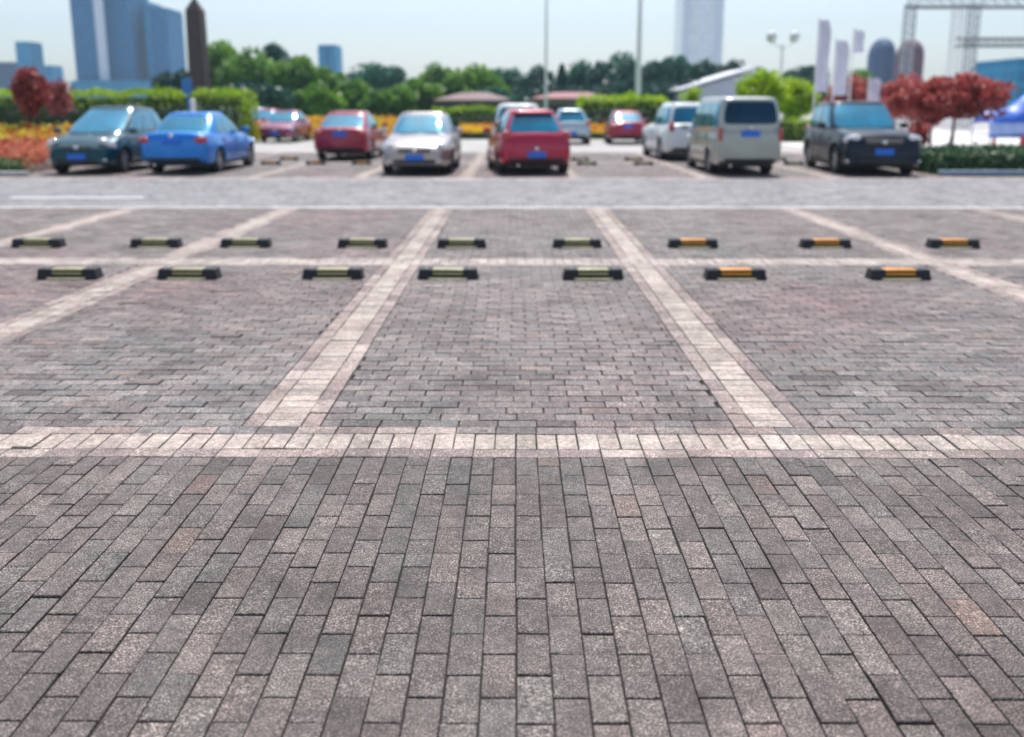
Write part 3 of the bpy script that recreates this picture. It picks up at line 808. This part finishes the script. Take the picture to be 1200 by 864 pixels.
hedge('clipped_hedge', 'bright lime clipped hedge behind the maroon sedan', bx_(680,56), bx_(786,56), 56, 59, 0, zat(56,115), L_lime, M_core, 5, .16, 70)
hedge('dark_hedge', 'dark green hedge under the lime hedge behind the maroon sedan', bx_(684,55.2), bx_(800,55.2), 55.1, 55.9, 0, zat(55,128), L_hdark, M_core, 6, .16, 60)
ptree('clipped_shrub', 'lime bump shrub rising from the hedge behind the maroon sedan', 728, 60, 102, 26, L_lime, 61, trunk=.1, n=2500, leaf=.2, cat='shrub')
hedge('clipped_hedge', 'pale green low hedge between the silver van and the black SUV', bx_(905,44), bx_(965,44), 44, 46, 0, zat(44,142), L_hedge, M_core, 7, .14, 70)
# right planter hedge near the black SUV
hx0, hx1 = gx(1086, 205), gx(1086, 205)+7
hedge('low_hedge', 'low dark green hedge with pale tips beside the black SUV at right edge', gx(1078,203)+.1, gx(1078,203)+7.5, 21.6, 24.6, .02, .52, leafmat('box_leaves', (.02,.07,.025), (.07,.17,.06), .2, 2), M_core, 8, .09, 320)
M_kerb = simple('pale_kerb_stone', (.42,.42,.43), .8, 0, .15, 4)
M_bluek = simple('blue_grey_kerb_stone', (.22,.30,.40), .7, 0, .15, 4)
kr = box('planter_kerb', ((gx(1078,203)+11)/1+.0, 21.35, .07), (8.0, .18, .14), M_bluek, None, .02)
kr.location.x = gx(1078,203)+4-(gx(1078,203)+11); tag(kr, 'blue grey kerb edging the low dark hedge at right', 'kerb')
# left flower bed
kl = box('planter_kerb', (gx(55,203)-4, 21.2, .05), (8.2, .18, .13), M_kerb, None, .02)
tag(kl, 'pale kerb edging the flower bed at far left', 'kerb')
XL = gx(52, 200)
hedge('border_plants', 'low pale green border plants along the kerb of the left flower bed', XL-8, XL, 21.5, 22.5, 0, .32, leafmat('border_leaves', (.06,.13,.05), (.20,.32,.12), .3, 2), M_core, 9, .09, 260, cat='border plants')
def flowers(name, label, x0, x1, y0, y1, z0, z1, cols, n, leaf, seed):
    g = np.random.default_rng(seed)
    m, nt, b_, o_ = newmat(name+'_petals')
    geo = nt.nodes.new('ShaderNodeNewGeometry'); f = ntex(nt, coords(nt), 1.1, 2)
    mm = nt.nodes.new('ShaderNodeMath'); mm.operation = 'MULTIPLY_ADD'; mm.inputs[1].default_value = .35
    nt.links.new(geo.outputs['Random Per Island'], mm.inputs[0])
    m2 = nt.nodes.new('ShaderNodeMath'); m2.operation = 'MULTIPLY'; m2.inputs[1].default_value = .85
    nt.links.new(f, m2.inputs[0]); nt.links.new(m2.outputs[0], mm.inputs[2])
    c = ramp(nt, mm.outputs[0], [(.3+.45*i/max(1,len(cols)-1), cc) for i, cc in enumerate(cols)])
    nt.links.new(c, b_.inputs['Base Color']); b_.inputs['Roughness'].default_value = .7
    t = nt.nodes.new('ShaderNodeBsdfTranslucent'); nt.links.new(c, t.inputs[0])
    mx = nt.nodes.new('ShaderNodeMixShader'); mx.inputs[0].default_value = .3
    nt.links.new(b_.outputs[0], mx.inputs[1]); nt.links.new(t.outputs[0], mx.inputs[2]); nt.links.new(mx.outputs[0], o_.inputs[0])
    u, v = g.uniform(0, 1, n), g.uniform(0, 1, n)
    p = np.stack([x0+u*(x1-x0), y0+v*(y1-y0), z0+(z1-z0)*v*g.uniform(.55, 1, n)+g.uniform(-.22,.05,n)], 1)
    p[:,2] = np.maximum(p[:,2], .02)
    me = leaf_mesh(name, p, leaf, seed); me.materials.append(m)
    o = bpy.data.objects.new(name, me); COL.objects.link(o)
    return tag(o, label, 'flowers', None, 'stuff')
RED, ORG, YEL, GRN = (.55,.05,.03), (.75,.22,.06), (.85,.62,.02), (.08,.16,.03)
flowers('red_flowers', 'salmon red and orange flowers massed at far left', XL-8, XL+.1, 22.5, 25.5, .35, .85, [(.12,.10,.03), (.50,.09,.05), (.66,.24,.17), (.70,.30,.12)], 9000, .12, 1)
flowers('yellow_flowers', 'yellow and lime flowers behind the red ones at far left', XL-9, XL+.2, 25.5, 30, .5, 1.15, [GRN, YEL, (.55,.55,.05), RED], 9000, .14, 2)
flowers('bright_flower_strip', 'red and yellow flower strip in front of the central hedges', bx_(535,49), bx_(800,49), 49, 51.5, .25, .8, [RED, ORG, YEL, YEL], 9000, .16, 3)
flowers('orange_flower_strip', 'orange and yellow flowers behind the small dark red car', bx_(345,47), bx_(480,47), 46, 49.5, .3, 1.3, [GRN, ORG, YEL, (.55,.50,.03)], 8000, .16, 4)
flowers('yellow_flower_patch', 'yellow flowers right of the blue sedan roof', bx_(272,44.5), bx_(300,44.5), 44.5, 46, .2, 1.0, [YEL, YEL, ORG], 1500, .15, 5)
hedge('dark_hedge', 'dark ground cover strip below the central flower strip', bx_(535,48.6), bx_(800,48.6), 48.2, 48.9, 0, .28, L_hdark, M_core, 11, .12, 120)
# ---------------------------------------------------------------- obelisk, signs, poles
def obelisk():
    D = 80; X = xat(236, D); h = zat(D, 12)
    root = empty('stone_obelisk', (X, D, 0))
    m = simple('brown_granite', (.075,.040,.045), .7, 0, .2, 1.5)
    box('shaft', (0,0,h/2), (1.55, 1.55, h), m, root, .04, 1, taper=.84)
    bm = bmesh.new(); bmesh.ops.create_cone(bm, cap_ends=True, segments=4, radius1=.90, radius2=.05, depth=1.1, matrix=Matrix.Translation((0,0,h+.55)) @ Matrix.Rotation(R(45),4,'Z'))
    bmo('pointed_cap', bm, m, root)
    box('plinth', (0,0,.5), (3, 3, 1), m, root, .05, 1)
    tag(root, 'tall dark brown stone obelisk rising behind the left hedge', 'obelisk')
obelisk()
M_sign = simple('blue_sign_enamel', (.02,.16,.42), .4, 0, .1)
M_pole = simple('pale_grey_steel', (.78,.80,.82), .5, 0, .06)
M_dsteel = simple('grey_steel_truss', (.20,.22,.24), .5, .4, .15)
D = 37
root = empty('blue_sign', (xat(221, D), D, 0)); z = zat(D, 92)
cyl('post', (0,0,0), (0,0,z), .06, M_sign, root)
box('sign_board', (0,-.07,z-.30), (.42, .05, .62), M_sign, root, .02)
tag(root, 'blue sign board on a blue post in front of the obelisk', 'sign')
cyl_p = empty('grey_post', (xat(226, 36.5), 36.5, 0)); cyl('post', (0,0,0), (0,0,zat(36.5,118)), .09, M_pole, cyl_p); blob('cap', (0,0,zat(36.5,118)), (.11,.11,.06), M_pole, cyl_p)
tag(cyl_p, 'short pale post just right of the blue sign', 'post')
def mast(px, D, r, label, pitop=-60):
    root = empty('lamp_mast', (xat(px, D, 6), D, 0)); h = zat(D, pitop)
    cyl('pole', (0,0,.3), (0,0,h), r, M_pole, root, r*.55)
    cyl('base_flange', (0,0,0), (0,0,.3), r*1.7, M_pole, root)
    for s in (-1, 1):
        b1 = cyl('arm', (0,0,h-.1), (s*1.3,0,h+.15), .05, M_pole, root)
        box('lamp_head', (s*1.55,0,h+.17), (.7,.28,.14), M_pole, root, .04)
    tag(root, label, 'lamp mast', 'tall lamp masts behind the lot')
mast(640, 66, .12, 'very tall pale slim lamp mast rising above the crimson hatchback')
mast(749, 62, .22, 'very tall grey lamp mast rising above the maroon sedan')
# double headed globe lamp
D = 62; root = empty('globe_street_lamp', (xat(916, D, 5), D, 0)); z = zat(D, 52)
cyl('pole', (0,0,0), (0,0,z), .13, M_pole, root, .08)
M_globe = simple('milk_glass_globe', (.6,.62,.62), .3, 0, .04)
for s in (-1, 1):
    cyl('arm', (0,0,z-.3), (s*.72,0,z+.1), .05, M_pole, root)
    blob('lamp_globe', (s*.78,0,z+.45), (.36,.36,.40), M_globe, root)
tag(root, 'street lamp with two pale globes behind the lime trees', 'street lamp')
# white vertical banners
M_ban = simple('lavender_white_cloth', (.62,.62,.74), .8, 0, .08, 3)
def banner(px, D, top, bot, w, label):
    root = empty('banner_flag', (xat(px, D, 3), D, 0)); zt, zb_ = zat(D, top), max(.6, zat(D, bot))
    cyl('pole', (-w/2-.04,0,0), (-w/2-.04,0,zt+.1), .035, M_pole, root)
    vs, fs = [], []
    N, K = 16, 5
    for back in (0, .012):
        for j in range(N+1):
            for i in range(K+1):
                u, v = i/K, j/N
                vs.append((-w/2+w*u*(1-.25*max(0, v-.85)/.15*u), .06*math.sin(u*5+v*7)+back, zb_+(zt-zb_)*v))
    q = (N+1)*(K+1)
    for b0 in (0, q):
        for j in range(N):
            for i in range(K):
                a = b0+j*(K+1)+i; fs.append((a, a+1, a+K+2, a+K+1) if b0 == 0 else (a, a+K+1, a+K+2, a+1))
    mk('cloth', vs, fs, M_ban, root, True, 80)
    tag(root, label, 'banner', 'white vertical banners')
banner(963, 40, 24, 108, .50, 'tallest white banner flag above the black SUV rear')
banner(985, 40, 48, 112, .55, 'short lavender white banner flag right of the tallest one')
banner(1003, 42, 36, 62, .45, 'slim pale banner flag high between the tallest banner and blue grey tower')
banner(1026, 38, 92, 120, .45, 'low lavender banner in front of the red trees above the black SUV')
# ---------------------------------------------------------------- gantry
def gantry():
    D = 70
    root = empty('steel_gantry', (xat(1130, D, 6), D, 0)); x0 = root.location.x
    zt, zm = zat(D, 1), zat(D, 50)
    def truss(nm, p, q, w, th=.09, mt=None):
        bm = bmesh.new(); p, q = Vector(p), Vector(q); d = q-p; n = max(2, int(d.length/w))
        up = Vector((0,0,1)) if abs(d.normalized().z) < .5 else Vector((1,0,0))
        sd = Vector((0,1,0)); o1 = [up*(w/2)+sd*(w/2), up*(w/2)-sd*(w/2), -up*(w/2)+sd*(w/2), -up*(w/2)-sd*(w/2)]
        for o_ in o1: addcyl(bm, p+o_, q+o_, th, None, 6)
        for k in range(n):
            a, b_ = p+d*(k/n), p+d*((k+1)/n)
            for (i, j) in ((0,2),(1,3),(0,1),(2,3)):
                addcyl(bm, a+o1[i], b_+o1[j], th*.5, None, 5)
        bmo(nm, bm, mt or M_dsteel, root)
    for px in (1062, 1118, 1136, 1228):
        x = xat(px, D, 6)-x0
        truss('leg', (x,0,0), (x,0,zt-.2), .62, .06, simple('pale_truss_steel', (.34,.38,.42), .6) if px < 1070 or px == 1136 else M_pole)
    truss('beam', (xat(1062,D,9)-x0, 0, zt-.1), (xat(1228,D,9)-x0, 0, zt-.1), .8)
    truss('beam', (xat(1120,D,6)-x0, .05, zm), (xat(1228,D,6)-x0, .05, zm), .55)
    tag(root, 'grey open steel truss gantry at upper right over the red trees', 'gantry')
gantry()
# cones
M_cone = simple('orange_cone_plastic', (.75,.10,.04), .5, 0, .1)
M_wb = simple('white_band', (.75,.75,.75), .5, 0, .05)
proto = None
for px, py, lab in ((1112, 181, 'orange traffic cone left of the grey trunk of the flat topped red tree'), (1161, 189, 'orange traffic cone right of the trunk, nearest the blue stall')):
    if proto is None:
        proto = root = empty('traffic_cone')
        cyl('cone_body', (0,0,.03), (0,0,.72), .15, M_cone, root, .03, 20)
        cyl('white_band', (0,0,.36), (0,0,.50), .098, M_wb, root, .071, 20)
        box('base', (0,0,.017), (.38,.38,.034), M_cone, root, .01)
    else: root = copy_tree(proto)
    root.location = (gx(px,py), gd(py), 0); tag(root, lab, 'traffic cone', 'orange traffic cones at right')
# blue tarp stall
def stall():
    D = 40; x0 = xat(1148, D); w = 4.6
    root = empty('covered_stall', (x0+w/2, D, 0))
    mb = simple('blue_tarpaulin', (.02,.13,.60), .45, 0, .2, 2); ml = simple('pale_blue_tarpaulin', (.30,.42,.75), .5, 0, .2, 2)
    N, K = 26, 12; vs, fs = [], []
    zb_, zt_ = zat(D, 158), zat(D, 118)
    for j in range(K+1):
        for i in range(N+1):
            u, v = i/N, j/K
            hgt = 1.35+.75*math.exp(-((u-.45)/.25)**2)+.12*math.sin(u*17)
            if v < .4: y, z = -.9-.05*math.sin(u*40), .35+(hgt*.62-.35)*v/.4
            else: y, z = -.9+(v-.4)/.6*1.8, hgt*(.62+.38*math.sin((v-.4)/.6*math.pi))
            vs.append(((u-.5)*w, y+.05*mnoise.noise(Vector((u*6,v*6,1))), z+.08*mnoise.noise(Vector((u*5,v*5,2)))))
    for j in range(K):
        for i in range(N):
            a = j*(N+1)+i; fs.append((a, a+1, a+N+2, a+N+1))
    mk('tarpaulin', vs, fs, mb, root, True, 60)
    box('side_board', (0,-.97,.72), (w*1.0,.04,.5), ml, root, .01)
    for sx in (-1, 1):
        for sy in (-1, 1): cyl('leg', (sx*(w/2-.1), sy*.8, 0), (sx*(w/2-.1), sy*.8, 1.1), .04, M_pole, root)
    box('table_top', (0,0,.45), (w*.98, 1.7, .05), M_pole, root)
    tag(root, 'blue tarpaulin covered stall at the right edge behind the cones', 'stall')
    r2 = box('red_crate', (0,0,.2), (.45,.35,.4), simple('red_plastic', (.6,.02,.05), .4), None, .03)
    bm = bmesh.new()
    r2.location = (x0+1.45, D-1.3, 0)
    tag(r2, 'small red crate standing before the blue tarpaulin stall', 'crate')
stall()
# ---------------------------------------------------------------- buildings
def winmat(name, wall, win, sx, sz, mortar=.3, rough=.25):
    m, nt, b_, o = newmat(name)
    br = nt.nodes.new('ShaderNodeTexBrick'); br.offset = 0; br.squash = 1
    tc = nt.nodes.new('ShaderNodeTexCoord')
    sep = nt.nodes.new('ShaderNodeSeparateXYZ'); nt.links.new(tc.outputs['Object'], sep.inputs[0])
    ad = nt.nodes.new('ShaderNodeMath'); ad.operation = 'ADD'
    nt.links.new(sep.outputs[0], ad.inputs[0]); nt.links.new(sep.outputs[1], ad.inputs[1])
    cb = nt.nodes.new('ShaderNodeCombineXYZ'); nt.links.new(ad.outputs[0], cb.inputs[0]); nt.links.new(sep.outputs[2], cb.inputs[1])
    nt.links.new(cb.outputs[0], br.inputs['Vector'])
    br.inputs['Scale'].default_value = 1; br.inputs['Brick Width'].default_value = sx; br.inputs['Row Height'].default_value = sz
    br.inputs['Mortar Size'].default_value = mortar; br.inputs['Mortar Smooth'].default_value = 0
    br.inputs['Color1'].default_value = (*win, 1); br.inputs['Color2'].default_value = (*[c*1.4 for c in win], 1); br.inputs['Mortar'].default_value = (*wall, 1)
    nt.links.new(br.outputs[0], b_.inputs['Base Color']); b_.inputs['Roughness'].default_value = rough
    return m
W_blue = winmat('blue_curtain_wall', (.0,.17,.38), (.0,.09,.24), 3, 3.6, .35, .8)
W_blue2 = winmat('lighter_blue_curtain_wall', (.01,.27,.48), (.0,.18,.36), 3, 3.6, .4, .8)
W_white = simple('white_cladding', (.70,.76,.86), .6)
W_pale = winmat('haze_paled_facade', (.80,.84,.88), (.74,.80,.86), 4, 3.6, .9)  # distance haze painted in: wall and windows both lightened
W_grey = winmat('blue_grey_facade', (.03,.07,.17), (.01,.04,.12), 3, 3.4, .5, .7)
W_mar = winmat('maroon_facade', (.14,.02,.05), (.07,.015,.04), 3, 3.4, .5, .7)
def tower(name, label, px0, px1, D, top, mat, depth=28, parts=(), round_top=False, cat='tower', taper=None):
    z = zat(D, top); zr = min(z*.4, 40)
    x0, x1 = xat(px0, D, zr), xat(px1, D, zr); w = x1-x0
    root = empty(name, ((x0+x1)/2, D+depth/2, -.5))
    if round_top:
        bm = bmesh.new(); bmesh.ops.create_cone(bm, cap_ends=True, segments=32, radius1=1, radius2=1, depth=z, matrix=Matrix.Translation((0,0,z/2)) @ Matrix.Diagonal((w/2, depth/2, 1, 1)))
        bmo('facade', bm, mat, root, True, 50)
    else:
        box('facade', (0,0,z/2), (w, depth, z), mat, root, taper=taper)
    if round_top:
        bm = bmesh.new(); bmesh.ops.create_uvsphere(bm, u_segments=24, v_segments=12, radius=1)
        bmesh.ops.transform(bm, matrix=Matrix.Translation((0,0,z)) @ Matrix.Diagonal((w/2*.98, depth/2*.98, w*.75, 1)), verts=bm.verts)
        bmo('domed_roof', bm, mat, root, True, 60)
    else:
        box('parapet', (0,0,z+.6), (w*.96*(taper or 1), depth*.96*(taper or 1), 1.2), W_white if mat in (W_pale, W_white) else mat, root)
    for (u, ww, m, pr) in parts:
        box('vertical_fin', (w*(u-.5), -depth/2-pr/2+.3, z*.5), (ww, pr+.6, z*.995), m, root)
    return tag(root, label, cat)
DT = 520
tower('office_tower', 'leftmost tall blue glass tower with white vertical edge, cut by the top of the picture', 86, 122, DT, -42, W_blue, 30, [(.93, 5, W_white, 1.0)])
tower('office_tower', 'middle tall deep blue tower joined to the leftmost one', 124, 153, DT+6, -60, W_blue, 30, [(.02, 2.2, W_white, .8)])
tower('office_tower', 'lighter blue tower with flat top right of the two tallest', 153, 175, DT+25, 2, W_blue2, 26, [(.3, 1.5, W_white, .6)])
tower('office_tower', 'broad blue block right end of the left tower group with notched top', 172, 199, DT+12, 10, W_blue, 26, [(.2, 1.5, W_blue2, .6)])
tower('podium_block', 'low blue podium at the foot of the left tower group', 82, 210, DT-12, 96, W_blue2, 10, cat='building')
tower('office_tower', 'small lone blue tower far left above the red maple', 21, 38, DT, 50, W_blue2, 14)
tower('city_block', 'low hazy blue building left of the tower group', 44, 62, DT+40, 78, W_blue2, 14, cat='building')
tower('city_block', 'low hazy building at the far left edge', -30, 20, DT+40, 74, W_grey, 14, cat='building')
tower('office_tower', 'stepped blue tower over the trees left of centre', 374, 395, DT-60, 54, W_blue2, 16, [(.5, 2.4, W_blue, .8)])
tower('office_tower', 'tall pale hazy tower right of centre cut by the top of the picture', 798, 846, 700, -40, W_pale, 34, [(.12, 4, W_white, 1), (.88, 4, W_white, 1)])
tower('round_topped_tower', 'blue grey tower with rounded top above the red trees', 1026, 1053, 330, 62, W_grey, 16, round_top=True)
tower('round_topped_tower', 'maroon tower with rounded top right of the blue grey one', 1061, 1086, 310, 62, W_mar, 16, round_top=True)
tower('city_block', 'bright blue building at the right edge above the stall', 1187, 1240, 200, 72, W_blue2, 20, cat='building')
# pavilions
def pavilion(label, px0, px1, D, top, eave, roofc, wallc):
    x0, x1 = xat(px0, D), xat(px1, D); w = x1-x0; zt, ze = zat(D, top), zat(D, eave)
    root = empty('pavilion_building', ((x0+x1)/2, D+5, 0))
    wm = simple('pavilion_wall', wallc, .8, 0, .1, 1); rm = simple('roof_tiles', roofc, .8, 0, .15, 3)
    box('wall', (0,0,ze/2), (w*.95, 8, ze), wm, root)
    vs = [(-w/2,-5,ze),(w/2,-5,ze),(w/2,5,ze),(-w/2,5,ze),(-w/2+2.5,0,zt),(w/2-2.5,0,zt),(-w/2,-5,ze-.25),(w/2,-5,ze-.25),(w/2,5,ze-.25),(-w/2,5,ze-.25)]
    mk('roof', vs, [(0,1,5,4),(1,2,5),(2,3,4,5),(3,0,4),(0,6,7,1),(1,7,8,2),(2,8,9,3),(3,9,6,0),(9,8,7,6)], rm, root)
    n = max(2, int(w/4))
    for k in range(n):
        f = box('window', (-w*.45+w*.9*(k+.5)/n, -4.03, ze*.5), (w*.9/n*.6, .12, ze*.45), M_black, root)
    tag(root, label, 'building')
pavilion('long low pavilion with grey pink roof left of the crimson hatchback', 508, 600, 86, 107, 117, (.20,.13,.13), (.10,.11,.14))
pavilion('long low pavilion with pink tiled roof right of the crimson hatchback', 622, 724, 88, 107, 115, (.30,.14,.14), (.20,.23,.25))
def slope_building():
    D = 92; x0, x1 = xat(800, D), xat(878, D); w = x1-x0
    root = empty('pale_hall', (x0+w/2, D+6, 0))
    wm = simple('lilac_white_render', (.55,.56,.70), .7, 0, .08, 1); rm = simple('white_roof_sheet', (.66,.67,.76), .5, 0, .06, 1)
    zl, zr = zat(D, 108), zat(D, 84)
    vs = [(-w/2,-6,0),(w/2,-6,0),(w/2,6,0),(-w/2,6,0),(-w/2,-6,zl),(w/2,-6,zr),(w/2,6,zr),(-w/2,6,zl)]
    mk('wall', vs, [(0,1,5,4),(1,2,6,5),(2,3,7,6),(3,0,4,7),(4,5,6,7)], wm, root)
    dz = .12
    a, b_ = Vector((-w/2-.5,0,zl+.05)), Vector((w/2+.5,0,zr+.3))
    bm = bmesh.new(); mid = (a+b_)/2; ang = math.atan2(b_.z-a.z, b_.x-a.x)
    addbox(bm, mid+Vector((0,0,.12)), ((b_-a).length, 13, .22), 0, 1, Matrix.Rotation(-ang, 4, 'Y'))
    bmo('roof', bm, rm, root)
    for k in range(5):
        box('window', (-w*.38+w*.19*k, -6.02, 1.6+k*.22), (w*.12, .12, 1.0), M_black, root)
    tag(root, 'pale lilac hall with a single sloping roof behind the white SUV', 'building')
slope_building()
# ---------------------------------------------------------------- haze
mh = bpy.data.materials.new('haze_air'); mh.use_nodes = True; nt = mh.node_tree; nt.nodes.clear()
out = nt.nodes.new('ShaderNodeOutputMaterial'); pv = nt.nodes.new('ShaderNodeVolumePrincipled')
pv.inputs['Color'].default_value = (.58,.80,.95,1); pv.inputs['Density'].default_value = .00042; pv.inputs['Anisotropy'].default_value = .0
nt.links.new(pv.outputs[0], out.inputs['Volume'])
hz = box('haze', (0, 700, 70), (2900, 1580, 144), mh, None)
tag(hz, kind='stuff')
# ---------------------------------------------------------------- light, world, camera
SUN_EL, SUN_AZ = R(62), R(4)       # azimuth from +Y toward +X
w = bpy.data.worlds.new('World'); SC.world = w; w.use_nodes = True; nt = w.node_tree; nt.nodes.clear()
out = nt.nodes.new('ShaderNodeOutputWorld'); bg = nt.nodes.new('ShaderNodeBackground'); sk = nt.nodes.new('ShaderNodeTexSky')
sk.sky_type = 'NISHITA'; sk.sun_disc = False; sk.sun_elevation = SUN_EL; sk.sun_rotation = SUN_AZ
sk.air_density = 1.0; sk.dust_density = 1.7; sk.ozone_density = 1.6; sk.altitude = 0
bg.inputs[1].default_value = .13
hs = nt.nodes.new('ShaderNodeHueSaturation'); hs.inputs['Saturation'].default_value = .68
nt.links.new(sk.outputs[0], hs.inputs['Color']); nt.links.new(hs.outputs[0], bg.inputs[0]); nt.links.new(bg.outputs[0], out.inputs[0])
sl = bpy.data.lights.new('sun', 'SUN'); sl.energy = 4.0; sl.angle = R(.6); sl.color = (1, .965, .92)
so = bpy.data.objects.new('sun', sl); COL.objects.link(so)
d = Vector((math.sin(SUN_AZ)*math.cos(SUN_EL), math.cos(SUN_AZ)*math.cos(SUN_EL), math.sin(SUN_EL)))
so.rotation_euler = d.to_track_quat('Z', 'Y').to_euler(); so.location = (0, 30, 40)
cd = bpy.data.cameras.new('camera'); cam = bpy.data.objects.new('camera', cd); COL.objects.link(cam)
cd.sensor_width = 36; cd.lens = F/1200*36; cd.clip_start = .05; cd.clip_end = 4000; cd.shift_y = -(304.3-F*ST/CT)/1200
cam.location = (0, 0, H); cam.rotation_euler = (R(90)-TH, 0, math.atan(5*CT/F))
cd.dof.use_dof = True; cd.dof.focus_distance = 3.3
A = 23.5/F                                  # aperture diameter in metres
cd.dof.aperture_fstop = (cd.lens/1000)/A; cd.dof.aperture_blades = 0
SC.camera = cam
SC.view_settings.view_transform = 'Standard'; SC.view_settings.look = 'None'
SC.view_settings.gamma = 1; SC.view_settings.use_curve_mapping = False
SC.view_settings.exposure = .5
SC.cycles.volume_bounces = 0; SC.cycles.max_bounces = 6; SC.cycles.sample_clamp_indirect = 4
SC.cycles.use_denoising = True
